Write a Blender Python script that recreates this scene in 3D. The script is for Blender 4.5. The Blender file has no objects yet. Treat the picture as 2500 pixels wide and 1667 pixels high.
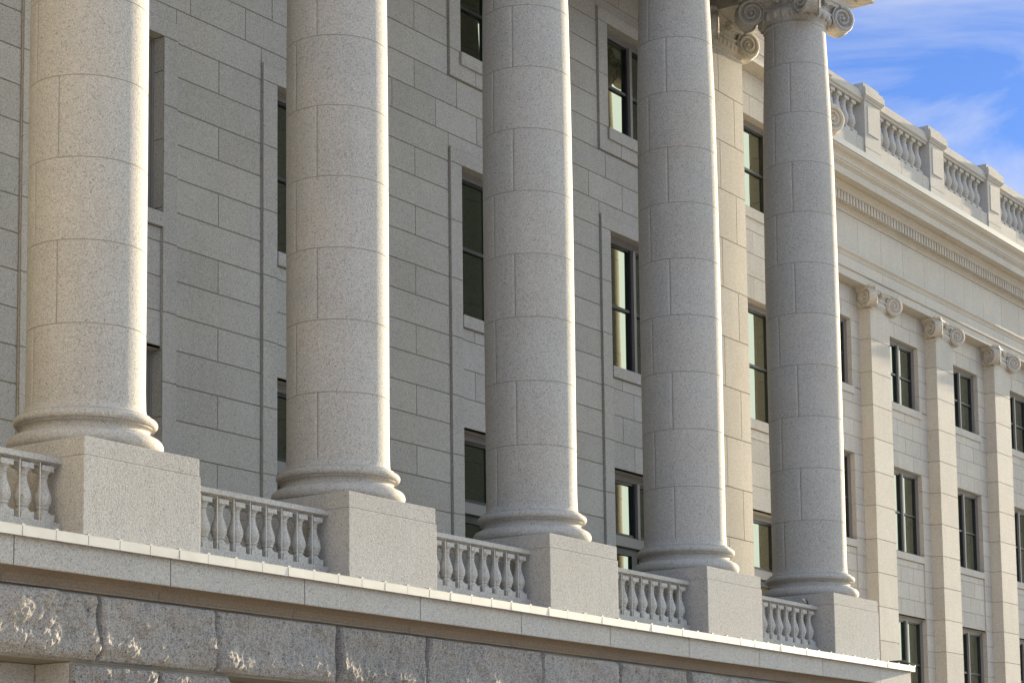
import bpy, math, random
from mathutils import Vector, Matrix, noise
random.seed(7)
C = bpy.context.scene.collection
PI = math.pi
S = 3.75433            # column spacing
CH = 0.39306           # course height
Z0 = 5.5625            # reference course line
def zc(n): return Z0 + CH * n

# ------------------------------------------------------------------ materials
def new_mat(name):
    m = bpy.data.materials.new(name); m.use_nodes = True
    nt = m.node_tree; nt.nodes.clear()
    out = nt.nodes.new('ShaderNodeOutputMaterial'); b = nt.nodes.new('ShaderNodeBsdfPrincipled')
    nt.links.new(b.outputs[0], out.inputs[0])
    return m, nt, b
def N(nt, t, **kw):
    n = nt.nodes.new(t)
    for k, v in kw.items():
        if k in n.inputs: n.inputs[k].default_value = v
        else: setattr(n, k, v)
    return n
def math_(nt, op, a, b=None, clamp=False):
    n = nt.nodes.new('ShaderNodeMath'); n.operation = op; n.use_clamp = clamp
    for i, v in enumerate((a, b)):
        if v is None: continue
        if isinstance(v, (int, float)): n.inputs[i].default_value = v
        else: nt.links.new(v, n.inputs[i])
    return n.outputs[0]
def granite(name, col, grain=1.0, scale=150., bump=1.0, stain=.10, streak=0., rough=.82):
    m, nt, b = new_mat(name); L = nt.links.new
    geo = N(nt, 'ShaderNodeNewGeometry'); pos = geo.outputs['Position']
    # crystal grain: three sizes of cells, each with its own random lightness
    v1 = N(nt, 'ShaderNodeTexVoronoi', Scale=scale); L(pos, v1.inputs['Vector'])
    v2 = N(nt, 'ShaderNodeTexVoronoi', Scale=scale * .6); L(pos, v2.inputs['Vector'])
    s1 = N(nt, 'ShaderNodeSeparateColor'); L(v1.outputs['Color'], s1.inputs[0])
    s2 = N(nt, 'ShaderNodeSeparateColor'); L(v2.outputs['Color'], s2.inputs[0])
    g1 = math_(nt, 'MULTIPLY', math_(nt, 'SUBTRACT', s1.outputs[0], .5), .42 * grain)
    g2 = math_(nt, 'MULTIPLY', math_(nt, 'SUBTRACT', s2.outputs[1], .5), .16 * grain)
    dark = math_(nt, 'MULTIPLY', math_(nt, 'GREATER_THAN', s2.outputs[0], .92), -.24 * grain)
    dark2 = math_(nt, 'MULTIPLY', math_(nt, 'GREATER_THAN', s1.outputs[1], .90), -.30 * grain)
    nz = N(nt, 'ShaderNodeTexNoise', Scale=1.3, Detail=5., Roughness=.6); L(pos, nz.inputs['Vector'])
    st = math_(nt, 'MULTIPLY', math_(nt, 'SUBTRACT', nz.outputs[0], .5), stain * 2)
    at = N(nt, 'ShaderNodeAttribute'); at.attribute_name = 'tone'
    t = math_(nt, 'ADD', math_(nt, 'ADD', math_(nt, 'ADD', g1, g2), math_(nt, 'ADD', dark, dark2)), math_(nt, 'ADD', st, at.outputs['Fac']))
    if streak:
        mp = N(nt, 'ShaderNodeMapping'); mp.inputs['Scale'].default_value = (9, 9, .35); L(pos, mp.inputs[0])
        n3 = N(nt, 'ShaderNodeTexNoise', Scale=1., Detail=4.); L(mp.outputs[0], n3.inputs['Vector'])
        t = math_(nt, 'ADD', t, math_(nt, 'MULTIPLY', math_(nt, 'SUBTRACT', n3.outputs[0], .5), streak))
    f = math_(nt, 'ADD', t, 1.06)
    # slow hue drift between warm and cool granite
    hz = N(nt, 'ShaderNodeTexNoise', Scale=.9, Detail=3.); L(pos, hz.inputs['Vector'])
    hm = N(nt, 'ShaderNodeMix', data_type='RGBA')
    L(hz.outputs[0], hm.inputs['Factor'])
    hm.inputs[6].default_value = (col[0] * .965, col[1] * 1.0, col[2] * 1.05, 1)
    hm.inputs[7].default_value = (col[0] * 1.035, col[1] * 1.0, col[2] * .94, 1)
    mx = N(nt, 'ShaderNodeVectorMath', operation='SCALE'); L(hm.outputs[2], mx.inputs[0]); L(f, mx.inputs['Scale'])
    L(mx.outputs[0], b.inputs['Base Color'])
    b.inputs['Roughness'].default_value = rough
    b.inputs['Specular IOR Level'].default_value = .3
    bn = N(nt, 'ShaderNodeTexNoise', Scale=scale * .6, Detail=2.); L(pos, bn.inputs['Vector'])
    bp = N(nt, 'ShaderNodeBump', Strength=bump, Distance=.008); L(bn.outputs[0], bp.inputs['Height']); L(bp.outputs[0], b.inputs['Normal'])
    return m
def plain(name, col, rough=.6, metal=0., var=.08, scale=6., spec=.5):
    m, nt, b = new_mat(name); L = nt.links.new
    geo = N(nt, 'ShaderNodeNewGeometry')
    nz = N(nt, 'ShaderNodeTexNoise', Scale=scale, Detail=4.); L(geo.outputs['Position'], nz.inputs['Vector'])
    f = math_(nt, 'ADD', math_(nt, 'MULTIPLY', nz.outputs[0], var * 2), 1 - var)
    mx = N(nt, 'ShaderNodeVectorMath', operation='SCALE'); mx.inputs[0].default_value = col[:3]; L(f, mx.inputs['Scale'])
    L(mx.outputs[0], b.inputs['Base Color'])
    b.inputs['Roughness'].default_value = rough; b.inputs['Metallic'].default_value = metal
    b.inputs['Specular IOR Level'].default_value = spec
    return m
STONE = granite('granite', (.455, .437, .40), grain=.95, scale=135., bump=.55, stain=.12, streak=.10)
STONE_P = granite('granite_tooled', (.44, .424, .39), grain=.95, scale=135., bump=.35, streak=.16)
STONE_W = granite('granite_wing', (.51, .48, .42), grain=.75, scale=130., bump=.4, stain=.12, streak=.12)
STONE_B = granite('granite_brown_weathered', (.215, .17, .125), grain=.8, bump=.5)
ROCK = granite('granite_rough', (.295, .278, .255), grain=1.5, scale=125., bump=1.0, stain=.22, rough=.9)
JOINT = plain('mortar', (.24, .215, .17), .95, var=.15)
JOINT_L = plain('pale_mortar', (.30, .27, .22), .95, var=.15)
FRAME = plain('bronze_frame', (.25, .235, .22), .45, .1, var=.05)
SASH = plain('black_sash', (.012, .012, .014), .35, 0, var=.1)
METAL = plain('white_flashing', (.52, .50, .455), .45, .3, var=.16, scale=5.)
METAL_R = plain('pale_zinc', (.20, .22, .235), .45, .2, var=.08, scale=3.)
ROD = plain('steel_rod', (.60, .57, .50), .5, .3)
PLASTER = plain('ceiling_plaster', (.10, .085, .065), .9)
def glass_mat():
    m, nt, b = new_mat('window_glass'); L = nt.links.new
    b.inputs['Base Color'].default_value = (.008, .016, .009, 1)
    b.inputs['Roughness'].default_value = .015
    b.inputs['IOR'].default_value = 2.3
    b.inputs['Specular IOR Level'].default_value = .85
    b.inputs['Specular Tint'].default_value = (.95, 1., .84, 1)
    geo = N(nt, 'ShaderNodeNewGeometry')
    nz = N(nt, 'ShaderNodeTexNoise', Scale=1.1, Detail=1.); L(geo.outputs['Position'], nz.inputs['Vector'])
    bp = N(nt, 'ShaderNodeBump', Strength=.08, Distance=.02); L(nz.outputs[0], bp.inputs['Height']); L(bp.outputs[0], b.inputs['Normal'])
    return m
GLASS = glass_mat()

# ------------------------------------------------------------------ mesh builder
class MB:
    def __init__(s): s.v = []; s.f = []; s.mi = []; s.t = []; s.sm = []
    def face(s, pts, mi=0, tone=0., smooth=False):
        k = len(s.v); s.v += [tuple(p) for p in pts]; s.f.append(tuple(range(k, k + len(pts)))); s.mi.append(mi); s.t.append(tone); s.sm.append(smooth)
    def grid(s, rows, mi=0, tone=0., smooth=True, closed=False, mif=None, flip=False):
        k = len(s.v); n = len(rows[0])
        for r in rows: s.v += [tuple(p) for p in r]
        for i in range(len(rows) - 1):
            for j in range(n if closed else n - 1):
                a = k + i * n + j; b = k + i * n + (j + 1) % n
                q = (a, b, b + n, a + n)
                s.f.append(q[::-1] if flip else q); s.mi.append(mif(i, j) if mif else mi)
                s.t.append(tone if not callable(tone) else tone(i, j)); s.sm.append(smooth)
    def box(s, x0, x1, y0, y1, z0, z1, mi=0, tone=0.):
        P = [(x, y, z) for z in (z0, z1) for y in (y0, y1) for x in (x0, x1)]
        for q in ((0, 2, 3, 1), (4, 5, 7, 6), (0, 1, 5, 4), (2, 6, 7, 3), (0, 4, 6, 2), (1, 3, 7, 5)): s.face([P[i] for i in q], mi, tone)
    def build(s, name, mats, parent=None, bevel=0., loc=None, weld=False):
        me = bpy.data.meshes.new(name); me.from_pydata(s.v, [], s.f)
        if not isinstance(mats, (list, tuple)): mats = [mats]
        for m in mats: me.materials.append(m)
        me.polygons.foreach_set('material_index', s.mi); me.polygons.foreach_set('use_smooth', s.sm)
        a = me.attributes.new('tone', 'FLOAT', 'FACE'); a.data.foreach_set('value', s.t)
        if weld or bevel:
            import bmesh
            bm = bmesh.new(); bm.from_mesh(me); bmesh.ops.remove_doubles(bm, verts=bm.verts, dist=.00005)
            bmesh.ops.recalc_face_normals(bm, faces=bm.faces) if bevel else None
            bm.to_mesh(me); bm.free()
        me.update()
        o = bpy.data.objects.new(name, me); C.objects.link(o)
        if parent: o.parent = parent
        if loc: o.location = loc
        if bevel:
            b = o.modifiers.new('bevel', 'BEVEL'); b.width = bevel; b.segments = 2; b.limit_method = 'ANGLE'; b.angle_limit = math.radians(40)
        return o
def rt(a=.035): return random.uniform(-a, a)
def ashlar(mb, O, u, n, rects, g=.010, d=.008, tone=.06, mi=0, mj=1, cham=.003):
    """dressed blocks (rects in u,z) with recessed mortar joints, on the plane through O"""
    O = Vector(O); u = Vector(u); n = Vector(n); zz = Vector((0, 0, 1))
    flip = u.cross(zz).dot(n) < 0
    def P(a, z, dep): return O + u * a + zz * (z - O.z) - n * dep
    def F(pts, m, t):
        mb.face(pts[::-1] if flip else pts, m, t)
    for (a0, a1, z0, z1) in rects:
        if a1 - a0 < .02 or z1 - z0 < .02: continue
        t = rt(tone); h = g / 2
        o = [(a0 + h, z0 + h), (a1 - h, z0 + h), (a1 - h, z1 - h), (a0 + h, z1 - h)]
        c = h + cham
        i = [(a0 + c, z0 + c), (a1 - c, z0 + c), (a1 - c, z1 - c), (a0 + c, z1 - c)]
        F([P(a, z, 0) for a, z in i], mi, t)
        for k in range(4):
            l = (k + 1) % 4
            F([P(*o[k], d), P(*o[l], d), P(*i[l], 0), P(*i[k], 0)], mi, t)
        F([P(a, z, d - .0008) for a, z in ((a0, z0), (a1, z0), (a1, z1), (a0, z1))], mj, 0)
def lathe(mb, prof, seg=64, mi=0, cx=0, cy=0, tone=0.):
    # break the smooth shading wherever the profile turns sharply
    runs = [[prof[0]]]
    for i in range(1, len(prof)):
        runs[-1].append(prof[i])
        if i < len(prof) - 1:
            a = math.atan2(prof[i][1] - prof[i - 1][1], prof[i][0] - prof[i - 1][0]); b = math.atan2(prof[i + 1][1] - prof[i][1], prof[i + 1][0] - prof[i][0])
            if abs((b - a + PI) % (2 * PI) - PI) > math.radians(38): runs.append([prof[i]])
    for run in runs:
        rows = [[(cx + r * math.cos(2 * PI * j / seg), cy + r * math.sin(2 * PI * j / seg), z) for j in range(seg)] for r, z in run]
        mb.grid(rows, mi, tone, True, True)
def sweep(mb, prof, path, mi=0, smooth=False, gaps=None, tonef=None):
    """profile (out, z) swept along plan path with mitred corners; outward is to the right of travel"""
    pts = [Vector(p) for p in path]; offs = []
    for i, p in enumerate(pts):
        dirs = []
        if i > 0: dirs.append((p - pts[i - 1]).normalized())
        if i < len(pts) - 1: dirs.append((pts[i + 1] - p).normalized())
        ns = [Vector((d.y, -d.x)) for d in dirs]
        offs.append(ns[0] if len(ns) == 1 else (ns[0] + ns[1]))
    for i in range(len(pts) - 1):
        a, b = pts[i], pts[i + 1]; L = (b - a).length
        cuts = [0., 1.]
        if gaps:
            k = 1
            while k * gaps < L: cuts.insert(-1, k * gaps / L); k += 1
        for q in range(len(cuts) - 1):
            t0, t1 = cuts[q], cuts[q + 1]; tn = rt(.03)
            e = .005 / L if gaps else 0
            s0 = t0 + (e if q > 0 else 0); s1 = t1 - (e if q < len(cuts) - 2 else 0)
            def row(t, dz=0):
                out = []
                for o, z in prof:
                    pa = a + offs[i] * o; pb = b + offs[i + 1] * o
                    # interior cuts stay square to the run
                    if 0 < t < 1:
                        d = (b - a); nrm = Vector((d.y, -d.x)).normalized(); pp = a + d * t + nrm * o
                    else: pp = pa if t <= 0 else pb
                    out.append((pp.x, pp.y, z))
                return out
            mb.grid([row(s0), row(s1)], mi, tn, smooth, flip=True)
            if gaps and q < len(cuts) - 2:
                # mortar in the joint, a hair behind the profile
                d = (b - a).normalized(); nrm = Vector((d.y, -d.x))
                def jr(t):
                    return [((a + (b - a) * t + nrm * (o - .006)).x, (a + (b - a) * t + nrm * (o - .006)).y, z) for o, z in prof]
                mb.grid([jr(s1 - .001), jr(s1 + 2 * e + .001)], 1, 0, smooth, flip=True)

# ------------------------------------------------------------------ tagging
def empty(name, loc): 
    o = bpy.data.objects.new(name, None); C.objects.link(o); o.location = loc; o.empty_display_size = .3; return o
def tag(o, label=None, cat=None, group=None, kind=None):
    if label: o['label'] = label
    if cat: o['category'] = cat
    if group: o['group'] = group
    if kind: o['kind'] = kind
    return o
def copy_tree(o, parent=None):
    c = o.copy(); C.objects.link(c); c.parent = parent
    for ch in list(o.children): copy_tree(ch, c)
    return c

# ------------------------------------------------------------------ capital
ZT = 9.53
def arc_face_pt(s, half, sag, base):
    """point on a concave face: s in -1..1 along, returns (along, out)"""
    return s * half, base - sag * (1 - s * s)
def make_capital(parent, mat, cx, cy, a=.545, R=.208, zcen=9.275, core='round', top=ZT, corners=4, name='capital'):
    """diagonal-volute ionic capital. local origin = parent; cx,cy centre"""
    mb = MB()
    # core bell, astragal and egg row
    if core == 'round':
        prof = [(.462, 9.02), (.478, 9.03), (.49, 9.05), (.478, 9.07), (.465, 9.075), (.465, 9.10), (.50, 9.14), (.545, 9.20), (.56, 9.25), (.54, 9.29), (.50, 9.30), (.50, top - .10)]
        lathe(mb, prof, 64, 0, cx, cy)
        ne = 24
        for i in range(ne):
            an = 2 * PI * (i + .5) / ne; er = .535
            rows = []
            for k in range(7):
                ph = -PI / 2 + PI * k / 6
                rr = .042 * math.cos(ph)
                rows.append([(cx + (er + rr * math.cos(q) * .9) * math.cos(an) - rr * math.sin(q) * math.sin(an), cy + (er + rr * math.cos(q) * .9) * math.sin(an) + rr * math.sin(q) * math.cos(an), 9.195 + .07 * math.sin(ph)) for q in [2 * PI * w / 10 for w in range(10)]])
            mb.grid(rows, 0, 0, True, True)
    else:
        hw = core
        def sq(h, z): return [(cx - h, cy - h, z), (cx + h, cy - h, z), (cx + h, cy + h, z), (cx - h, cy + h, z)]
        pr = [(hw, 8.99), (hw + .022, 9.0), (hw + .03, 9.02), (hw + .022, 9.04), (hw + .004, 9.05), (hw + .004, 9.08), (hw + .04, 9.13), (hw + .065, 9.2), (hw + .03, 9.28), (hw - .02, 9.29), (hw - .02, top - .1)]
        mb.grid([sq(h, z) for h, z in pr], 0, 0, False, True)
        for sd in range(4):
            for i in range(7):
                tt = (i - 3) * .125
                for k0 in (0,):
                    rows = []
                    for k in range(7):
                        ph = -PI / 2 + PI * k / 6; rr = .045 * math.cos(ph)
                        ring = []
                        for w in range(8):
                            q = 2 * PI * w / 8; al = tt + rr * math.sin(q); ou = hw + .03 + rr * math.cos(q)
                            for_ = [(al, -ou), (ou, al), (-al, ou), (-ou, -al)][sd]
                            ring.append((cx + for_[0], cy + for_[1], 9.185 + .07 * math.sin(ph)))
                        rows.append(ring)
                    mb.grid(rows, 0, 0, True, True)
    # concave channel band on each face joining the spirals
    for sd in range(4):
        def W(al, ou): return [(al, -ou), (ou, al), (-al, ou), (-ou, -al)][sd]
        rows = []
        for (do, z) in ((-.02, 9.27), (.025, 9.28), (.03, 9.30), (.0, 9.315), (-.012, 9.36), (0, 9.41), (.03, 9.425), (.03, 9.445), (-.03, 9.45)):
            r = []
            for k in range(17):
                s_ = -1 + k / 8
                al, ou = s_ * (a + .02), (a + .035) - .10 * (1 - s_ * s_)
                p = W(al, ou + do); r.append((cx + p[0], cy + p[1], z))
            rows.append(r)
        mb.grid(rows, 0, 0, True, flip=True)
    cap = mb.build(name, mat, parent, weld=True)
    # abacus: concave plan with cut corners, moulded edge
    ab = MB(); plan = []
    half = a + .15
    for sd in range(4):
        for k in range(15):
            s_ = -.86 + 1.72 * k / 14
            al, ou = s_ * half, half - .115 * (1 - (s_ / .86) ** 2)
            p = [(al, -ou), (ou, al), (-al, ou), (-ou, -al)][sd]; plan.append(p)
    rows = []
    for sc, z in ((.90, top - .105), (.93, top - .10), (.95, top - .075), (.955, top - .055), (.985, top - .05), (1.0, top - .03), (1.0, top - .001)):
        rows.append([(cx + x * sc, cy + y * sc, z) for x, y in plan])
    ab.grid(rows, 0, 0, False, True)
    ab.face([(cx + x * .9, cy + y * .9, top - .105) for x, y in plan][::-1])
    ab.build('abacus', mat, cap)
    # fleuron on each face
    for sd in range(4):
        fl = MB()
        def W(al, ou): return [(al, -ou), (ou, al), (-al, ou), (-ou, -al)][sd]
        base = half - .115 - .02
        for (da, dz, rr) in ((0, .01, .06), (.06, .02, .04), (-.06, .02, .04), (0, .055, .035), (0, -.06, .045), (.045, -.045, .035), (-.045, -.045, .035)):
            rows = []
            for k in range(6):
                ph = -PI / 2 + PI * k / 5; r_ = rr * math.cos(ph)
                ring = []
                for w in range(8):
                    q = 2 * PI * w / 8
                    p = W(da + r_ * math.cos(q), base + rr * .8 * math.sin(ph)); ring.append((cx + p[0], cy + p[1], top - .075 + dz + r_ * math.sin(q)))
                rows.append(ring)
            fl.grid(rows, 0, 0, True, True)
        fl.build('fleuron', mat, cap)
    # volutes at the corners
    order = [(1, -1), (-1, -1), (-1, 1), (1, 1)][:corners]
    for (sx, sy) in order:
        vb = MB()
        d = Vector((sx, sy, 0)).normalized(); c0 = Vector((cx + sx * a, cy + sy * a, zcen))
        # end normals: the x-face end and the y-face end, tilted 25 deg to the face centre
        fx = Vector((sx, 0, 0)); fy = Vector((0, sy, 0))
        nA = (fx * math.cos(math.radians(27)) - fy * math.sin(math.radians(27))); nB = (fy * math.cos(math.radians(27)) - fx * math.sin(math.radians(27)))
        tdir = (nA - nB).normalized()
        cA = c0 + fx * .08 - fy * .12; cB = c0 + fy * .08 - fx * .12
        up = Vector((0, 0, 1)); M = 28
        def ring(cn, nrm, r, extra=0):
            h = up.cross(nrm).normalized()
            # outward in-plane direction (towards the corner) kept consistent
            if h.dot(d) < 0: h = -h
            return [cn + h * r * math.cos(2 * PI * k / M) + up * r * math.sin(2 * PI * k / M) for k in range(M)]
        nm = [nB, (nB * .55 + tdir * .45).normalized(), tdir, (nA * .55 + tdir * .45).normalized(), nA]
        def hd(nrm):
            return nrm
        rings = [ring(cB, nB, R), ring(cB * .86 + cA * .14 , -(-nB * .9 + tdir * .1).normalized(), R * .985)]
        seq = []
        for k in range(9):
            t = k / 8
            cn = cB.lerp(cA, t) + d * (.035 * math.sin(PI * t))
            # blend of ring planes, all containing 'up'; in-plane horizontal = interpolated
            hB = up.cross(nB).normalized(); hB = hB if hB.dot(d) > 0 else -hB
            hA = up.cross(nA).normalized(); hA = hA if hA.dot(d) > 0 else -hA
            h = hB.lerp(hA, t).normalized()
            r = R * (1 - .16 * math.sin(PI * t) ** .8) * (1.0 if k not in (4,) else 1.06) * (1.0 if k not in (1, 7) else .985)
            seq.append([cn + h * r * math.cos(2 * PI * w / M) + up * r * math.sin(2 * PI * w / M) for w in range(M)])
        vb.grid(seq, 0, 0, True, True)
        for cn, nrm in ((cB, nB), (cA, nA)):
            h = up.cross(nrm).normalized(); h = h if h.dot(d) > 0 else -h
            # recessed dish
            rr = [(R, 0), (R * .985, .010), (R * .91, .010), (R * .87, -.026), (0.001, -.026)]
            vb.grid([[cn + nrm * o + h * r * math.cos(2 * PI * w / M) + up * r * math.sin(2 * PI * w / M) for w in range(M)] for r, o in rr], 0, 0, True, True)
            # spiral ridge, starts at the top and winds to the eye
            turns = 2.35; n_ = 84; rows = []
            for i in range(n_ + 1):
                t = i / n_; an = PI / 2 - 2 * PI * turns * t + .3; r = R * (.90 * (1 - t) ** 1.15 + .13); w0 = R * (.105 * (1 - t) + .05)
                r = min(r, R * .90)
                rad = h * math.cos(an) + up * math.sin(an)
                rows.append([cn + rad * (r + w0 * q) + nrm * o for q, o in ((-1, -.028), (-.75, .012), (0, .024), (.75, .012), (1, -.028))])
            vb.grid(rows, 0, 0, True)
            ey = []
            for k in range(5):
                ph = PI / 2 * k / 4
                ey.append([cn + nrm * (-.01 + .04 * math.sin(ph)) + (h * math.cos(2 * PI * w / 12) + up * math.sin(2 * PI * w / 12)) * (R * .17 * math.cos(ph) + .0005) for w in range(12)])
            vb.grid(ey, 0, 0, True, True)
        vb.build('volute', mat, cap, weld=True)
    return cap

# ------------------------------------------------------------------ columns
def rshaft(z):
    K = [(.6, .562), (.75, .557), (3., .560), (4.5, .560), (5.5, .555), (6.9, .542), (8.0, .510), (8.9, .477), (9.04, .472)]
    for (a, ra), (b, rb) in zip(K, K[1:]):
        if z <= b: return ra + (rb - ra) * max(0, (z - a) / (b - a))
    return K[-1][1]
def make_column(k):
    root = empty('granite_column', (k * S, 0, -.95))
    zb = .95    # shift into local z
    # pedestal
    p = MB(); p.box(-.7577, .7577, -.7577, .7577, 0, zb, 0, rt(.02)); ped = p.build('pedestal', STONE_P, root, bevel=.006)
    p = MB(); p.box(-.749, .749, -.749, .749, zb + .004, zb + .1737, 0, rt(.02)); p.box(-.742, .742, -.742, .742, zb - .02, zb + .01, 0, 0)
    p.build('pedestal_cap', STONE_P, ped, bevel=.005)
    # attic base
    def arc(cr, cz, rx, rz, a0, a1, n): return [(cr + rx * math.cos(math.radians(a0 + (a1 - a0) * i / n)), cz + rz * math.sin(math.radians(a0 + (a1 - a0) * i / n))) for i in range(n + 1)]
    prof = [(.60, .1745)] + arc(.648, .251, .078, .0765, -90, 90, 14) + [(.640, .3276), (.640, .343)] + arc(.640, .378, .050, .035, 270, 90, 10) + [(.630, .413), (.630, .427)] + arc(.626, .470, .046, .043, -90, 90, 12) + [(.612, .513), (.612, .535)] + [(.600, .537), (.585, .545), (.572, .562), (.565, .583), (.562, .605)]
    pf = []
    for (r0, z0), (r1, z1) in zip(prof, prof[1:]): pf += [(r0, z0 + zb)]
    pf.append((prof[-1][0], prof[-1][1] + zb))
    b = MB(); lathe(b, pf, 96, 0, tone=rt(.02)); b.build('base', STONE, root)
    # shaft of drums with open joints
    s = MB(); off = math.radians(0)
    jz = [.605] + [.5347 + .7861 * n for n in range(1, 11)] + [9.04]
    view = [k + d for d in range(12)]
    for d in range(11):
        z0, z1 = jz[d], jz[d + 1]
        outer = (k + d + 1) % 2 == 1
        az = 284 if outer else 254          # clockwise from +Y
        ja = [math.radians(90 - az), math.radians(90 - az + 180)]
        base = [2 * PI * i / 96 for i in range(96)]
        e = .0048 / .56
        ang = []; slot = set()
        for q in ja:
            q %= 2 * PI
            base = [x for x in base if abs((x - q + PI) % (2 * PI) - PI) > .03]
            base += [q - e * 1.5, q - e, q + e, q + e * 1.5]; slot.add(q)
        base = sorted(x % (2 * PI) for x in base)
        def insl(x): return any(abs((x - q + PI) % (2 * PI) - PI) < e * 1.1 for q in slot)
        g = .0045
        zs = [z0 - g * .2, z0 + g, z0 + g + .002] + [z0 + (z1 - z0) * t for t in (.25, .5, .75)] + [z1 - g - .002, z1 - g, z1 + g * .2]
        dep = [.0035, .002, 0, 0, 0, 0, 0, .002, .0035]
        if d == 0: dep[0] = dep[1] = 0
        t2 = rt(.03); rows = []
        for z, dd in zip(zs, dep):
            r = rshaft(z)
            rows.append([((r - (max(dd, .003) if insl(x) else dd)) * math.cos(x), (r - (max(dd, .003) if insl(x) else dd)) * math.sin(x), z + zb) for x in base])
        nb = len(base); tt = [rt(.03), rt(.03)]
        def mf(i, j):
            x0, x1 = base[j], base[(j + 1) % nb]
            if insl(x0) and insl(x1): return 1
            return 1 if (i in (0, 7) and not (d == 0 and i == 0)) else 0
        s.grid(rows[:3], 0, t2, False, True, mif=lambda i, j: mf(i, j)); s.grid(rows[2:7], 0, t2, True, True, mif=lambda i, j: mf(2, j)); s.grid(rows[6:], 0, t2, False, True, mif=lambda i, j: mf(i + 6, j))
    s.build('shaft', [STONE, JOINT_L], root)
    cp = make_capital(root, STONE, 0, 0)
    cp.location.z = zb
    return root

col_labels = {
  0: 'widest granite column at far left, nearest the camera, with a sunlit right edge',
  1: 'second granite column from the left, on the pedestal right of the nearest full balustrade',
  2: 'middle one of the five round granite columns, with a balustrade on each side of its pedestal',
  3: 'fourth granite column from the left, standing in front of the cream stone corner pier',
  4: 'granite column at the right end of the porch, its scrolled capital against the sky'}
for k in range(0, 5):
    tag(make_column(k), col_labels[k], 'column', 'round granite columns along the porch front')

# ------------------------------------------------------------------ porch balustrades
def baluster_prof(H, W):
    # (r/W, z/H) between bottom block and top block
    return [(.46, .13), (.47, .15), (.40, .165), (.34, .19), (.33, .215), (.40, .225), (.42, .24), (.38, .255), (.42, .28), (.50, .33), (.53, .39), (.51, .45), (.44, .52), (.35, .60), (.28, .68), (.265, .74), (.265, .78), (.32, .785), (.32, .80), (.27, .81), (.285, .84), (.36, .87), (.42, .885), (.42, .90)]
def baluster(parent, x, y, z0, z1, W, mat):
    m = MB(); H = z1 - z0; t = rt(.04)
    m.box(-W / 2, W / 2, -W / 2, W / 2, 0, H * .13, 0, t)
    lathe(m, [(r * W, z * H) for r, z in baluster_prof(H, W)], 24, 0, tone=t)
    m.box(-W * .47, W * .47, -W * .47, W * .47, H * .90, H, 0, t)
    return m.build('baluster', mat, parent, loc=(x, y, z0), bevel=.003)
bal_labels = {
 -1: 'stone balustrade left of the nearest pedestal, cut by the left edge',
  0: 'stone balustrade between the first and second pedestals from the left, nearest and largest full run',
  1: 'stone balustrade between the second and third pedestals from the left',
  2: 'stone balustrade between the third and fourth pedestals from the left',
  3: 'stone balustrade at the right end of the porch with a small bird on its rail'}
def make_balustrade():
    root = empty('balustrade', (0, 0, -.95)); x0 = .7577 + .001; x1 = S - .7577 - .001
    m = MB(); m.box(x0, x1, -.49, -.25, 0, .35, 0, 0); m.build('base_course', STONE, root, bevel=.004)
    m = MB(); t = .02
    pr = [(-.10, .852), (.05, .852), (.055, .858), (.055, .868), (.075, .874), (.092, .884), (.12, .886), (.12, .934), (.105, .942), (-.1, .944)]
    # rail runs along x; build symmetric section
    sec = [(-.37 - o, z) for o, z in pr[1:-1]] + [(-.37 + o, z) for o, z in reversed(pr[1:-1])]
    rows = [[(x, y, z) for y, z in sec] for x in (x0, x1)]
    m.grid(rows, 0, t, False, True, flip=False)
    m.build('handrail', STONE, root, weld=True)
    n = 9; sp = .2395; c = (x0 + x1) / 2
    for i in range(n):
        x = c + (i - (n - 1) / 2) * sp + .005
        baluster(root, x, -.405, .35, .852, .152, STONE)
    for i in range(n + 1):
        x = c + (i - n / 2) * sp + .005 + .028
        if x > x1 - .02: continue
        r = MB(); lathe(r, [(.0055, .35), (.0055, .87)], 8); r.build('metal_rod', ROD, root, loc=(x, -.47, 0))
    return root
b0 = make_balustrade()
for k in range(-1, 4):
    o = b0 if k == -1 else copy_tree(b0)
    o.location = (k * S, 0, -.95)
    tag(o, bal_labels[k], 'balustrade', 'balustrades between the column pedestals')

# ------------------------------------------------------------------ podium
pod = tag(empty('stone_podium', (0, 0, -5.3)), 'rock-faced granite podium under the porch with a smooth moulded band and white metal edge', 'podium')
PX = 16.17; GZ = -5.3
def L3(z): return z - GZ
m = MB()
prof = [(.162, L3(-1.138)), (.172, L3(-1.137)), (.178, L3(-1.128)), (.178, L3(-.885)), (-.1, L3(-.880))]
prof2 = [(-.02, L3(-1.264)), (.036, L3(-1.264)), (.038, L3(-1.247)), (.024, L3(-1.242)), (.028, L3(-1.215)), (.045, L3(-1.180)), (.078, L3(-1.155)), (.125, L3(-1.142)), (.165, L3(-1.1385))]
# outward measured from the rough wall face y = -.92
sweep(m, prof, [(-S * 2, -.92), (PX - .23, -.92), (PX - .23, 8)], 0, gaps=S / 2)
m.build('moulded_band', [STONE, JOINT], pod, weld=False)
m = MB(); sweep(m, prof2, [(-S * 2, -.92), (PX - .23, -.92), (PX - .23, 8)], 0, gaps=S / 2, smooth=False); m.build('cavetto_moulding', [STONE_B, JOINT], pod)
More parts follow.
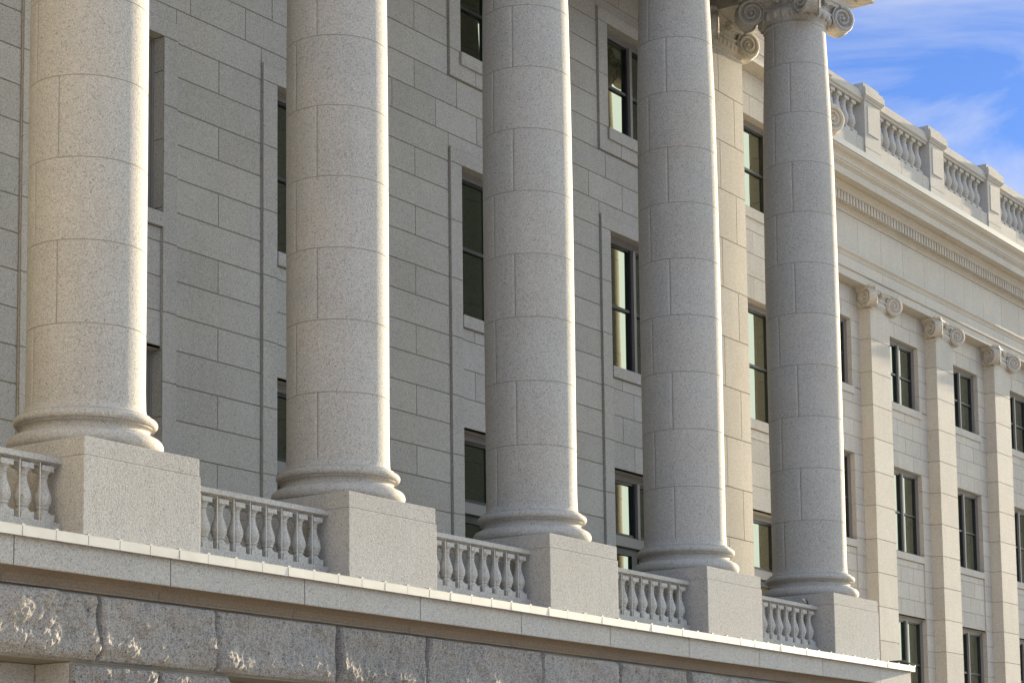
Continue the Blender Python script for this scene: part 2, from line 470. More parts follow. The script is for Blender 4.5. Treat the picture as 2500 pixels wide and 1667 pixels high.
# white metal drip edge in short lapped lengths
m = MB()
def flash_piece(mb, a, b, nrm, tilt, tl):
    """strip from plan point a to b; vertical face + top leaf"""
    a = Vector(a); b = Vector(b); n = Vector(nrm)
    def P(p, o, z): return (p.x + n.x * o, p.y + n.y * o, L3(z))
    o0 = .0 + tilt; o1 = .004 + tilt * .4
    ring = [(-.40, -.738), (-.012 + o1, -.799), (o1, -.807), (o0 + .002, -.885), (o0 + .007, -.893), (-.03, -.890)]
    mb.grid([[P(a, o, z) for o, z in ring], [P(b, o, z) for o, z in ring]], 0, tl, False, flip=True)
x = -S * 2; i = 0
while x < PX - .02:
    x2 = min(PX, x + .3785); tl = random.uniform(-.0015, .0015)
    flash_piece(m, (x, -1.15), (x2 - .006, -1.15), (0, -1), tl, rt(.06))
    # lapped clip
    m.box(x2 - .010, x2 + .018, -1.1505, -1.142, L3(-.815), L3(-.797), 0, -.25)
    m.box(x2 - .006, x2 + .03, -1.15, -1.08, L3(-.802), L3(-.789), 0, rt(.05))
    x = x2; i += 1
y = -1.15
while y < 6:
    flash_piece(m, (PX, y), (PX, y + .37), (1, 0), random.uniform(-.006, .008), rt(.05)); y += .3785
m.build('metal_flashing', METAL, pod)
# rock-faced masonry
def rock(mb, x0, x1, z0, z1, yb, res, seed, amp=.12, axis='x'):
    nx = max(4, int((x1 - x0) / res)); nz = max(4, int((z1 - z0) / res)); rows = []; L = x1 - x0; H = z1 - z0
    ht = random.uniform(.8, 1.2)
    for j in range(nz + 1):
        r = []
        for i in range(nx + 1):
            u = i / nx; v = j / nz
            # wavy arris
            du = min(u, 1 - u) * L; dv = min(v, 1 - v) * H
            ew = .055 + .03 * noise.noise(Vector((u * 7 + seed, v * 7, seed)))
            eu = min(1, du / ew); ev = min(1, dv / (ew * (1.0 if v > .5 else 2.6)))
            edge = (1 - (1 - eu) ** 2) * (1 - (1 - ev) ** 2)
            p = Vector((x0 + u * L, seed * 3.1, z0 + v * H))
            n1 = noise.noise(p * 1.7); n2 = noise.noise(p * 4.3 + Vector((5, 1, 3))); n3 = abs(noise.noise(p * 9.1)); n4 = noise.noise(p * 22.)
            vd = noise.voronoi(Vector((p.x * 3.2 + .5 * n2, p.y, p.z * 2.6 + .5 * n1)))[0]; vf = noise.voronoi(p * 8.5)[0]
            lump = .34 + .55 * n1 + .30 * n2 + .42 * (vd[1] - vd[0]) + .12 * (vf[1] - vf[0]) - .14 * n3 + .14 * n4 + .5 * max(0, (.42 - v)) 
            o = edge * amp * ht * max(.15, lump) + .012 * edge * noise.noise(p * 45)
            gx = .006
            X = x0 + gx + u * (L - 2 * gx); Z = z0 + gx + v * (H - 2 * gx)
            base = .004
            if i in (0, nx) or j in (0, nz): base = -.03
            r.append((X, yb - o - base, Z - GZ) if axis == 'x' else (yb + o + base, X, Z - GZ))
        rows.append(r)
    mb.grid(rows, 0, rt(.10), False, flip=(axis != 'x'))
RY = -.93
m = MB()
rz = [-1.264, -1.878, -2.50, -3.12, -3.74, -4.4, GZ]
top_j = [-7.2, -5.0, -3.6, -2.35, -.76, .757, 2.56, 4.06, 6.26, 7.9, 9.6, 11.3, 12.9, 14.4, PX - .27]
for c in range(len(rz) - 1):
    if c == 0: J = top_j
    else:
        # piers under each column, window openings between
        J = None
    res = .022 if c == 0 else (.028 if c == 1 else .09)
    if J:
        for a, b in zip(J, J[1:]):
            rock(m, a, b, rz[c + 1], rz[c], RY, res if a < 6.2 else .035, a * 1.7 + c)
    else:
        for k in range(-1, 5):
            x0 = k * S - 1.06; x1 = min(k * S + .98, PX - .27)
            jm = x0 + (1.07 if c % 2 else .62)
            rock(m, x0, jm, rz[c + 1], rz[c], RY, res, k + c * 3.3); rock(m, jm, x1, rz[c + 1], rz[c], RY, res, k + c * 5.7 + 1)
    # return on the right end
    yy = RY
    while yy < 6.6:
        y2 = yy + 1.5; rock(m, yy, y2, rz[c + 1], rz[c], PX - .27, .10, yy + c, axis='y'); yy = y2
m.build('rock_faced_wall', ROCK, pod)
m = MB()   # mortar backing
for k in range(-1, 5):
    x0 = k * S - 1.06; x1 = min(k * S + .98, PX - .275)
    m.box(x0 + .004, x1 - .004, RY + .012, RY + .5, 0, L3(rz[1]) - .003)
m.box(-S * 2, PX - .275, RY + .012, RY + .5, L3(rz[1]), L3(-1.0))
m.box(PX - .8, PX - .282, RY + .5, 8, 0, L3(-1.0))
m.build('wall_core', JOINT, pod)
for k in range(-2, 4):
    m = MB()   # smooth recessed window bays in the podium
    x0 = k * S + .98; x1 = (k + 1) * S - 1.06
    for xs, sg in ((x0, 1), (x1, -1)):
        ashlar(m, (xs + sg * .002, RY + .015, 0), (0, 1, 0), (sg, 0, 0), [(0, .42, z0 - GZ, z1 - GZ) for z1, z0 in zip(rz[1:], rz[2:])])
    cuts = [x0, x0 + .55, x0 + 1.12, x1]
    ashlar(m, (0, RY + .43, 0), (1, 0, 0), (0, -1, 0), [(a, b, L3(-2.35), L3(-1.878)) for a, b in zip(cuts, cuts[1:])])
    ashlar(m, (0, RY + .43, 0), (1, 0, 0), (0, -1, 0), [(a, b, 0, L3(-4.2)) for a, b in zip(cuts, cuts[1:])])
    rc_ = m.build('window_recess', [STONE, JOINT], pod)
    m = MB(); m.face([(x0, RY + .5, L3(-4.2)), (x1, RY + .5, L3(-4.2)), (x1, RY + .5, L3(-2.35)), (x0, RY + .5, L3(-2.35))]); m.build('glass', GLASS, rc_)
for k in ():
    x0 = k * S + .98; x1 = (k + 1) * S - 1.06
    m.face([(x0, RY + .5, L3(-4.2)), (x1, RY + .5, L3(-4.2)), (x1, RY + .5, L3(-2.35)), (x0, RY + .5, L3(-2.35))])
# porch floor
m = MB(); m.box(-S * 2, PX - .4, -.74, 1.95, L3(-1.05), L3(-.76)); m.build('porch_floor', STONE, pod)

# ------------------------------------------------------------------ windows
def window(parent, x0, x1, z0, z1, yp, door=False, rec=.11):
    """double sash window in the opening; outer frame .11 behind the wall face"""
    f = MB(); D0 = yp + rec; xm = (x0 + x1) / 2
    def ring(mb, a0, a1, c0, c1, w, y0, y1, bottom=True):
        mb.box(a0, a0 + w, y0, y1, c0, c1); mb.box(a1 - w, a1, y0, y1, c0, c1)
        mb.box(a0 + w, a1 - w, y0, y1, c1 - w, c1)
        if bottom: mb.box(a0 + w, a1 - w, y0, y1, c0, c0 + w)
    e = .002
    ring(f, x0 + e, x1 - e, z0 + e, z1 - e, .035, D0, D0 + .12, False)
    ring(f, x0 + .037, x1 - .037, z0 + e, z1 - .037, .022, D0 + .018, D0 + .12, False)
    ring(f, x0 + .059, x1 - .059, z0 + e, z1 - .059, .02, D0 + .03, D0 + .12, False)
    f.box(x0 + .037, x1 - .037, D0 + .01, D0 + .12, z0 + e, z0 + .03)
    sz = z0 + .03
    zt = z1 - .079
    tr = None
    if door:
        tr = door
        f.box(x0 + .079, x1 - .079, D0 + .0, D0 + .12, tr - .05, tr + .05); f.box(x0 + .079, x1 - .079, D0 - .02, D0 + .12, tr - .085, tr - .055)
        f.box(x0 + .079, x1 - .079, D0 + .02, D0 + .12, tr + .055, tr + .075)
    for (a, b, c, d) in ((xm - .034, xm + .034, D0 + .0, D0 + .12), (xm - .046, xm - .036, D0 + .02, D0 + .12), (xm + .036, xm + .046, D0 + .02, D0 + .12)):
        f.box(a, b, c, d, (tr + .075) if tr else sz, zt)
    fr = f.build('window', FRAME, parent)
    s = MB(); g = MB(); G = D0 + .08
    def sash(a0, a1, c0, c1, rail=True, w=.038):
        ring(s, a0, a1, c0, c1, w, D0 + .045, D0 + .10)
        if rail:
            zm = (c0 + c1) / 2; s.box(a0 + w, a1 - w, D0 + .042, D0 + .09, zm - .022, zm + .022)
        t = random.uniform(-.0012, .0012)
        cells = ((c0, (c0 + c1) / 2), ((c0 + c1) / 2, c1)) if rail else ((c0, c1),)
        for q0, q1 in cells:
            t = random.uniform(-.0020, .0020); t2 = random.uniform(-.0012, .0012)
            g.face([(a0 + .01, G + t, q0 + .005), (a1 - .01, G + t2, q0 + .005), (a1 - .01, G - t, q1 - .005), (a0 + .01, G - t2, q1 - .005)])
    for a0, a1 in ((x0 + .079, xm - .046), (xm + .046, x1 - .079)):
        if tr:
            sash(a0, a1, tr + .075, zt, False, .045)
            sash(a0 + .0, a1, z0 + .03, tr - .085, False, .11)
        else: sash(a0, a1, sz, zt)
    if tr: s.box(xm - .046, xm + .046, D0 + .06, D0 + .118, z0 + .03, tr - .085)
    s.build('sash', SASH, fr); g.build('glass', GLASS, fr)
    return fr
R1 = (7.1278, 8.7326); R2 = (3.5341, 5.5626); R3 = (-.60, 1.9877)
WW = 1.815
def jambs(mb, a, b, z0, z1, yp, dep=.13, off=0.):
    """reveal faces of an opening"""
    lines = [z for z in (zc(n) for n in range(-17, 12)) if z0 + .05 < z < z1 - .05]
    zz = [z0] + lines[::2] + [z1]
    for xs, sg in ((a, 1), (b, -1)):
        ashlar(mb, (xs, yp + .002, 0), (0, 1, 0), (sg, 0, 0), [(0, dep, p, q) for p, q in zip(zz, zz[1:])], g=.008)
    mb.face([(a, yp + .003, z1), (b, yp + .003, z1), (b, yp + dep, z1), (a, yp + dep, z1)][::-1], 0, 0)
    mb.face([(a, yp + .003, z0), (b, yp + .003, z0), (b, yp + dep, z0), (a, yp + dep, z0)], 0, 0)

# ------------------------------------------------------------------ main building
main = tag(empty('main_building', (0, 0, 0)), 'grey granite main building in shade behind the columns, with tall dark windows', 'building')
YW = 1.772; YS = YW - .035; QX = -2.995
A0 = 1.0254
wall = MB()
XR = 14.51
def fill(mb, yp, xa, xb, n0, n1, excl, joints, ztop=None, zbot=None):
    """courses n0..n1 between xa and xb; excl = [(x0,x1,z0,z1)]"""
    for n in range(n0, n1):
        c0, c1 = zc(n), zc(n + 1)
        if ztop: c1 = min(c1, ztop)
        if zbot is not None: c0 = max(c0, zbot)
        if c1 - c0 < .03: continue
        ed = sorted({xa, xb} | {e for x in excl for e in x[:2] if xa < e < xb and x[2] < c1 - .01 and x[3] > c0 + .01})
        rects = []
        for p, q in zip(ed, ed[1:]):
            mid = (p + q) / 2; lo, hi = c0, c1; dead = False; parts = [(c0, c1)]
            for x in excl:
                if x[0] < mid < x[1]:
                    np_ = []
                    for l, h in parts:
                        if x[3] <= l or x[2] >= h: np_.append((l, h)); continue
                        if x[2] > l + .02: np_.append((l, x[2]))
                        if x[3] < h - .02: np_.append((x[3], h))
                    parts = np_
            js = [p] + [j for j in sorted(joints(n, p, q)) if p + .08 < j < q - .08] + [q]
            for l, h in parts:
                rects += [(s0, s1, l, h) for s0, s1 in zip(js, js[1:])]
        ashlar(mb, (0, yp, 0), (1, 0, 0), (0, -1, 0), rects)
ks = range(-1, 4)
excl = []
for k in ks:
    a = A0 + S * k; b = a + WW
    excl += [(a - .262, b + .23, -1.2, 5.77), (a - .262, b + .23, 6.745, 8.93)]
def jm(n, p, q):
    if n in (1, 2) or n >= 9:
        st = 7.054 if n % 2 else 7.53
        return [st + .93858 * i for i in range(-16, 16)]
    if n == 0: return []
    j = (n % 2 == 0) if n >= 3 else (n % 2 != 0)
    return [A0 + 2.755 + S * k for k in range(-4, 4)] if j else []
fill(wall, YW, QX, XR, -17, 13, excl, jm, ztop=10.3)
wall.build('wall', [STONE, JOINT], main)
sur = {}
for k in ks:
    a = A0 + S * k; b = a + WW; m = MB(); l = a - .262; r = b + .23
    # lower tall surround (rows 2 and 3) and upper one (row 1): slabs with dressed face
    back = YW + .012
    for (x0, x1, z0, z1) in ((l, a, -1.1, 5.5625), (b, r, -1.1, 5.5625), (l, r, 5.5625, 5.77), (l, a, 7.1278, 8.7326), (b, r, 7.1278, 8.7326), (l, r, 8.7326, 8.93), (l, r, 6.745, 7.1278)):
        if x0 == l: m.face([(x0, YS + .0095, z0), (x0, YS + .0095, z1), (x0, back, z1), (x0, back, z0)][::-1])
        if x1 == r: m.face([(x1, YS + .0095, z0), (x1, YS + .0095, z1), (x1, back, z1), (x1, back, z0)])
        if z0 == 6.745: m.face([(x0, YS + .0095, z0), (x1, YS + .0095, z0), (x1, back, z0), (x0, back, z0)][::-1])
        if z1 in (5.77, 8.93): m.face([(x0, YS + .0095, z1), (x1, YS + .0095, z1), (x1, back, z1), (x0, back, z1)])
    zz = [-1.1] + [zc(n) for n in range(-14, 1, 2)]
    R = []
    for p, q in zip(zz, zz[1:]): R += [(l, a, p, q), (b, r, p, q)]
    R += [(l, r, 5.5625, 5.77)]
    R += [(l, a, 7.1278, 7.921), (l, a, 7.921, 8.7326), (b, r, 7.1278, 7.921), (b, r, 7.921, 8.7326), (l, r, 8.7326, 8.93), (l, a + .34, 6.745, 7.1278), (a + .34, b - .5, 6.745, 7.1278), (b - .5, r, 6.745, 7.1278)]
    ashlar(m, (0, YS, 0), (1, 0, 0), (0, -1, 0), R, g=.009, tone=.02)
    jambs(m, a, b, *R1, YS + .009, dep=.25); jambs(m, a, b, *R2, YS + .009, dep=.25); jambs(m, a, b, *R3, YS + .009, dep=.25)
    # recessed spandrel between rows 2 and 3
    ysp = YS + .03
    sp = []
    for n in range(-10, -5):
        c0, c1 = max(zc(n), 1.9877), min(zc(n + 1), 3.365)
        if c1 - c0 < .05: continue
        if n == -10: js = [a, b]
        else: js = [a, a + (.30 if n % 2 == 0 else .62), a + (1.2 if n % 2 == 0 else 1.5), b]
        sp += [(p, q, c0, c1) for p, q in zip(js, js[1:])]
    ashlar(m, (0, ysp, 0), (1, 0, 0), (0, -1, 0), sp, g=.009)
    for xs in (a, b): m.face([(xs, YS + .009, 1.99), (xs, YS + .009, 3.365), (xs, ysp + .01, 3.365), (xs, ysp + .01, 1.99)])
    sur[k] = m.build('window_surround', [STONE, JOINT], main)
    for bx in ((a + .002, b - .002, YS - .012, YS + .26, 3.37, 3.5341), (a - .035, b + .035, YS - .034, YS + .21, 6.95, 7.1275)):
        s = MB(); s.box(*bx); s.build('sill', STONE, sur[k], bevel=.004)
    window(main, a, b, *R1, YS, rec=.15); window(main, a, b, *R2, YS, rec=.15); window(main, a, b, *R3, YS, door=1.0, rec=.15)

# corner pier at the end of the porch, with capital
pier = MB(); PY = 1.24; px0, px1 = 14.51, 15.59
zz = [-1.2] + [zc(n) for n in range(-15, 9, 2)] + [9.0]
R = []; Rs = []
for i, (p, q) in enumerate(zip(zz, zz[1:])):
    js = [px0, px0 + .28, px1] if i % 2 == 0 else [px0, px1 - .31, px1]
    R += [(s0, s1, p, q) for s0, s1 in zip(js, js[1:])]; Rs.append((0, .9, p, q))
ashlar(pier, (0, PY, 0), (1, 0, 0), (0, -1, 0), R, g=.009)
ashlar(pier, (px1, PY + .001, 0), (0, 1, 0), (1, 0, 0), Rs, g=.009); ashlar(pier, (px0, PY + .001, 0), (0, 1, 0), (-1, 0, 0), Rs, g=.009)
po = pier.build('pilaster', [STONE_W, JOINT_L], main)
make_capital(po, STONE_W, (px0 + px1) / 2, PY + .56, a=.62, core=.545, R=.215)

# end bay of the main block beyond the porch
YD = 1.96; da, db = 16.27, 18.085; XE = 19.55
end = MB()
def jd(n, p, q): return [17.18 + (.47 if n % 2 else 0) + .94 * i for i in range(-3, 4)]
fill(end, YD, 15.6, XE - .01, -17, 13, [(da, db, *R1), (da - .001, db + .001, R3[1], R2[1]), (da, db, *R3)], jd, ztop=9.7)
for r_ in (R1, R2, R3): jambs(end, da, db, *r_, YD, dep=.2)
sp = []
for n in range(-10, -5):
    c0, c1 = max(zc(n), 1.9877), min(zc(n + 1), 3.365)
    if c1 - c0 > .05: sp += [(da, da + .5, c0, c1), (da + .5, db, c0, c1)]
ashlar(end, (0, YD + .025, 0), (1, 0, 0), (0, -1, 0), sp, g=.009)
ashlar(end, (XE, YD, 0), (0, 1, 0), (1, 0, 0), [(0 + 1.55 * i, 1.55 * (i + 1), zc(n), zc(n + 1)) for i in range(3) for n in range(-17, 10)])
end.build('end_wall', [STONE_W, JOINT_L], main)
for bx in ((da + .002, db - .002, YD - .01, YD + .21, 3.37, 3.5341), (da - .035, db + .035, YD - .034, YD + .16, 6.95, 7.1275)):
    s = MB(); s.box(*bx); s.build('sill', STONE_W, main, bevel=.004)
for r_ in (R1, R2): window(main, da, db, *r_, YD, rec=.15)
window(main, da, db, *R3, YD, door=1.0, rec=.15)
def pilaster(parent, xc, yf, yback, mat=STONE_W, hw=.53, zb=-1.2):
    m = MB(); zz = [zb] + [zc(n) for n in range(-17, 9, 2) if zc(n) > zb + .1] + [9.02]
    ashlar(m, (0, yf, 0), (1, 0, 0), (0, -1, 0), [(xc - hw, xc + hw, p, q) for p, q in zip(zz, zz[1:])], g=.009)
    for sg in (-1, 1): ashlar(m, (xc + sg * hw, yf + .001, 0), (0, 1, 0), (sg, 0, 0), [(0, yback - yf, p, q) for p, q in zip(zz, zz[1:])], g=.009)
    o = m.build('pilaster', [mat, JOINT], parent)
    make_capital(o, mat, xc, yf + .55, a=.62, core=.525, R=.236, zcen=9.262)
    return o
pilaster(main, XE - .53, 1.69, 2.0)

# entablature profile: (out, z)
ENT = [(-.3, 9.5305), (0, 9.5305), (0, 9.712), (.022, 9.716), (.022, 9.985), (.035, 10.0), (.045, 10.03), (.062, 10.06), (.088, 10.085), (.10, 10.095), (.10, 10.14), (.0, 10.165), (.0, 11.02)]
COR = [(0, 11.02), (.025, 11.022), (.03, 11.04), (.045, 11.075), (.08, 11.10), (.12, 11.105), (.12, 11.345), (.27, 11.35), (.275, 11.375), (.30, 11.42), (.345, 11.455), (.39, 11.465), (.39, 11.50), (.57, 11.505), (.57, 11.49), (.60, 11.49), (.60, 11.665), (.615, 11.668), (.62, 11.69), (.64, 11.695), (.645, 11.715), (.67, 11.72), (.675, 11.76), (.695, 11.765), (.698, 11.80), (.712, 11.845), (.745, 11.88), (.79, 11.90), (.83, 11.925), (.85, 11.955), (.86, 11.965)]
CAPF = [(.86, 11.968), (.872, 11.968), (.872, 12.105), (.86, 12.112), (0, 12.19), (-.2, 12.2)]
def dentils(mb, x0, x1, yf):
    x = x0
    while x < x1:
        mb.box(x, x + .098, yf - .255, yf - .118, 11.13, 11.347, 0, rt(.03)); x += .158
def entab(parent, mat, path, dent=None, k=1.0):
    m = MB(); sweep(m, ENT, path, 0, gaps=None); m.build('entablature', [mat, JOINT], parent, weld=False)
    m = MB(); sweep(m, [(o * k, z) for o, z in COR], path, 0, gaps=None)
    for x0, x1, yf in (dent or []): dentils(m, x0, x1, yf)
    co = m.build('cornice', [mat, JOINT], parent)
    m = MB(); sweep(m, [(o * k, z) for o, z in CAPF], path, 0)
    m.build('roof_flashing', METAL_R, co)
    return co
# main block entablature past the porch
entab(main, STONE_W, [(15.5, 1.69), (XE, 1.69), (XE, 6.3)], dent=[(15.6, XE, 1.69)], k=1.15)
# unseen block added left of the porch, its sunlit walls bouncing warmth onto columns
m = MB(); LX = -4.25; QX = -2.995
def lr(L, step, off):
    R = []
    for n in range(-27, 16):
        of = .0 if n % 2 else off
        js = [0] + [of + step * i for i in range(0, 7) if .1 < of + step * i < L - .1] + [L]
        R += [(p, q, zc(n), zc(n + 1)) for p, q in zip(js, js[1:])]
    return R
ashlar(m, (LX, -2.3, 0), (0, 1, 0), (1, 0, 0), lr(1.54, 1.3, .65))
ashlar(m, (QX, -.76, 0), (0, 1, 0), (1, 0, 0), lr(2.53, 1.27, .63))
ashlar(m, (LX - 5, -2.3, 0), (1, 0, 0), (0, -1, 0), lr(5.0, 1.3, .65))
ashlar(m, (LX, -.76, 0), (1, 0, 0), (0, -1, 0), lr(QX - LX, 2, 1))
m.box(LX - 5, LX - .012, -2.29, 12, GZ, 11.8)
m.box(LX - .012, QX - .012, -.748, 12, GZ, 11.8)
m.build('bounce_wall', [STONE, JOINT], main)
# porch entablature, beams and ceiling
entab(main, STONE, [(QX, -.47), (15.02 + .47, -.47), (15.02 + .47, 1.69)], dent=[(QX, 15.4, -.47)])
m = MB()
m.box(QX, 15.488, -.468, .468, 9.532, 10.3)
m.box(QX - .5, 15.3, -.4, 12, 10.3, 11.0); m.box(QX - .5, 15.2, -.2, 12, 11.0, 12.4); m.box(15.2, XE - .1, 2.3, 12, 9.7, 12.4)
m.build('roof', STONE, main)
for k in range(0, 5):
    m = MB(); m.box(k * S - .47, k * S + .47, .469, 1.9, 9.532, 10.3); m.build('ceiling_beam', STONE, main)
m = MB(); m.face([(QX, .46, 10.29), (15.4, .46, 10.29), (15.4, 2, 10.29), (QX, 2, 10.29)]); m.build('porch_ceiling', PLASTER, main)
m = MB()  # solid core so that no light passes through the block
m.box(-S * 2, 15.55, YW + .42, 12, GZ, 10.2); m.box(15.5, XE - .03, YD + .40, 12, GZ, 9.8); m.box(15.55, XE - .03, YD + .02, YD + .3, GZ, -1.25)
m.build('building_core', SASH, main)

# ------------------------------------------------------------------ wing building
wing = tag(empty('wing_building', (0, 0, 0)), 'cream stone wing set back at the right, with flat pilasters and a dentilled cornice', 'building')
YG = 6.692; YPF = 6.40; SG = 3.775; B0 = 30.90; XW0 = XE - .05; XW1 = 46.4
w = MB(); wex = []; bays = range(-2, 4)
for k in bays:
    b = B0 + SG * k; a = b - WW
    wex += [(a, b, *R1), (a, b, R3[1] - .0, R2[1]), (a, b, -.15, R3[1])]
def jw(n, p, q):
    if q - p < 1.3 and n < 9 and not (R2[1] - .1 < zc(n) < R1[0] - .1): return []
    return [B0 - WW / 2 + SG * k + d for k in range(-4, 5) for d in ((-.9, .0, .9, 1.9) if n % 2 else (-.45, .45, 1.4, -1.4))]
fill(w, YG, XW0, XW1, -28, 12, wex, jw, ztop=9.65, zbot=GZ)
R3W = (-.15, R3[1])
for k in bays:
    b = B0 + SG * k; a = b - WW
    for r_ in (R1, R2, R3W): jambs(w, a, b, *r_, YG, dep=.15)
    sp = []
    for n in range(-10, -5):
        c0, c1 = max(zc(n), 1.9877), min(zc(n + 1), 3.365)
        if c1 - c0 > .05:
            js = [a, a + (.45 if n % 2 else .9), a + (1.2 if n % 2 else 1.5), b] if n > -10 else [a, b]
            sp += [(p, q, c0, c1) for p, q in zip(js, js[1:])]
    ashlar(w, (0, YG + .028, 0), (1, 0, 0), (0, -1, 0), sp, g=.009)
    for xs in (a, b): w.face([(xs, YG + .002, 1.99), (xs, YG + .002, 3.365), (xs, YG + .04, 3.365), (xs, YG + .04, 1.99)])
ashlar(w, (XW1, YG, 0), (0, 1, 0), (1, 0, 0), [(1.2 * i, 1.2 * (i + 1), zc(n), zc(n + 1)) for i in range(8) for n in range(-27, 11)])
w.build('wall', [STONE_W, JOINT_L], wing)
for k in bays:
    b = B0 + SG * k; a = b - WW
    for r_ in (R1, R2, R3W):
        fr = window(wing, a, b, *r_, YG)
        s = MB()
        if r_ is R1: s.box(a - .05, b + .05, YG - .034, YG + .12, 6.95, 7.1275)
        elif r_ is R2: s.box(a + .002, b - .002, YG - .012, YG + .16, 3.37, 3.5341)
        else: s.box(a - .05, b + .05, YG - .034, YG + .12, -.33, -.1505)
        s.build('sill', STONE_W, fr, bevel=.004)
for k in range(-2, 4):
    pilaster(wing, B0 + SG * k + (SG - WW) / 2, YPF, YG + .01, zb=-5.2)
entab(wing, STONE_W, [(XW0, YPF), (XW1, YPF), (XW1, 14)], dent=[(XW0, XW1, YPF)])
# joints of frieze and architrave: dressed slabs 2 mm proud of the sweep
m = MB(); fj = [XW0 + .02 + (S / 3) * i for i in range(60) if XW0 + (S / 3) * i < XW1 - .01] + [XW1]
ashlar(m, (0, YPF - .012, 0), (1, 0, 0), (0, -1, 0), [(p, q, 10.17, 11.018) for p, q in zip(fj, fj[1:])], g=.008, tone=.03)
ashlar(m, (0, YPF - .034, 0), (1, 0, 0), (0, -1, 0), [(p, q, 9.722, 9.982) for p, q in zip(fj[::2], fj[2::2])], g=.008, tone=.03)
m.build('frieze', [STONE_W, JOINT_L], wing)
m = MB(); m.box(XW0 + .05, XW1 - .05, YG + .30, 15, GZ, 9.6); m.box(XW0, XW1 - .02, YPF + .02, 14, 9.7, 12.15); m.build('building_core', SASH, wing)

# roof balustrade of the wing
rb = tag(empty('roof_balustrade', (0, 0, 12.0)), 'cream stone parapet of panelled piers and urn-shaped balusters along the wing roof against the sky', 'balustrade')
YB = 6.45; PB = [B0 + SG * k + (SG - WW) / 2 for k in range(-3, 4)]
Zr = 12.0
m = MB(); m.box(XW0, XW1 - .1, YB + .02, YB + .42, .1, 1.17)
m.build('base_course', STONE_W, rb)
m = MB(); fj = [XW0 + 1.25 * i for i in range(20) if XW0 + 1.25 * i < XW1 - .1]
ashlar(m, (0, YB + .012, 0), (1, 0, 0), (0, -1, 0), [(p, q, .12, .78) for p, q in zip(fj, fj[1:])] + [(p + .3, q + .3, .78, 1.168) for p, q in zip(fj, fj[1:])], g=.008)
m.build('base_facing', [STONE_W, JOINT_L], rb)
for xc in PB:
    if xc < XW0: continue
    m = MB(); h = .445
    m.box(xc - h, xc + h, YB - .03, YB + .46, .1, .95); m.box(xc - h + .004, xc + h - .004, YB - .026, YB + .456, .96, 2.10)
    o = m.build('parapet_pier', STONE_W, rb, bevel=.006)
    p = MB(); p.box(xc - .30, xc + .30, YB - .048, YB + .0, 1.30, 1.98); p.build('panel', STONE_W, o, bevel=.012)
    p = MB(); g_ = [(.0, 2.09), (.02, 2.10), (.03, 2.13), (.06, 2.16), (.07, 2.19), (.085, 2.195), (.085, 2.35), (.06, 2.36), (.06, 2.41), (.0, 2.412)]
    rows = []
    for o_, z in g_:
        hh = h + o_; rows.append([(xc - hh, YB - .03 - o_, z), (xc + hh, YB - .03 - o_, z), (xc + hh, YB + .46 + o_, z), (xc - hh, YB + .46 + o_, z)])
    p.grid(rows, 0, 0, False, True); p.box(xc - h + .02, xc + h - .02, YB - .01, YB + .44, 2.40, 2.53)
    p.build('pier_cap', STONE_W, o)
for xa, xb in [(PB[i] + .447, PB[i + 1] - .447) for i in range(len(PB) - 1)]:
    if xb < XW0 + .3: continue
    xa = max(xa, XW0)
    m = MB(); sec = [(YB + .06, 2.02), (YB + .04, 2.03), (YB + .035, 2.06), (YB + .0, 2.09), (YB - .012, 2.10), (YB - .012, 2.25), (YB + .02, 2.26), (YB + .02, 2.32), (YB + .40, 2.32), (YB + .43, 2.25), (YB + .43, 2.10), (YB + .37, 2.02)]
    m.grid([[(x, y, z) for y, z in sec] for x in (xa, xb)], 0, rt(.03), False, True, flip=True)
    m.build('handrail', STONE_W, rb)
    c = (xa + xb) / 2; n = 7
    for i in range(n):
        x = c + (i - 3) * .372
        if x < XW0 + .1: continue
        baluster(rb, x, YB + .20, 1.17, 2.02, .245, STONE_W)

# ------------------------------------------------------------------ bird on the rail
def bird():
    x, y, z = 3 * S + 2.62, -.47, -.004
    root = tag(empty('small_bird', (x, y, z)), 'small pale bird with black tail on the balustrade rail by the last pedestal', 'bird')
    m = MB()
    # body as one continuous lofted surface: beak, head, breast, rump (bird faces -x)
    st = [(-.088, .052, .001), (-.078, .054, .005), (-.070, .056, .013), (-.058, .058, .018), (-.045, .056, .017), (-.035, .050, .019), (-.018, .042, .026), (.002, .036, .029), (.022, .031, .026), (.04, .026, .018), (.055, .022, .009), (.062, .020, .002)]
    rows = [[(xx, r * .85 * math.cos(2 * PI * k / 14), zz + r * math.sin(2 * PI * k / 14)) for k in range(14)] for xx, zz, r in st]
    m.grid(rows, 0, 0, True, True)
    b = m.build('body', plain('pale_feathers', (.42, .40, .34), .9), root, weld=True)
    dk = plain('black_feathers', (.015, .015, .017), .7)
    for sg in (-1, 1):
        m = MB(); ws = [(-.02, .048, .004), (-.005, .047, .014), (.02, .038, .018), (.045, .028, .014), (.07, .016, .006), (.082, .010, .001)]
        m.grid([[(xx, sg * (.021 + .004 * math.sin(PI * i / 5) + .004 * math.cos(2 * PI * k / 8)), zz + r * math.sin(2 * PI * k / 8)) for k in range(8)] for i, (xx, zz, r) in enumerate(ws)], 0, 0, True, True); m.build('wing', dk, root, weld=True)
    m = MB(); m.grid([[(xx, w_ * c, zz + t * s_) for c, s_ in ((-1, 0), (-.6, 1), (.6, 1), (1, 0), (.6, -1), (-.6, -1))] for xx, zz, w_, t in ((.045, .024, .010, .005), (.075, .010, .013, .004), (.118, -.008, .017, .003), (.122, -.009, .014, .001))], 0, 0, True, True); m.build('tail', dk, root)
    for sg in (-1, 1):
        m = MB(); lathe(m, [(.002, .0), (.002, .02)], 6); m.build('leg', dk, root, loc=(.0, sg * .01, 0))
bird()

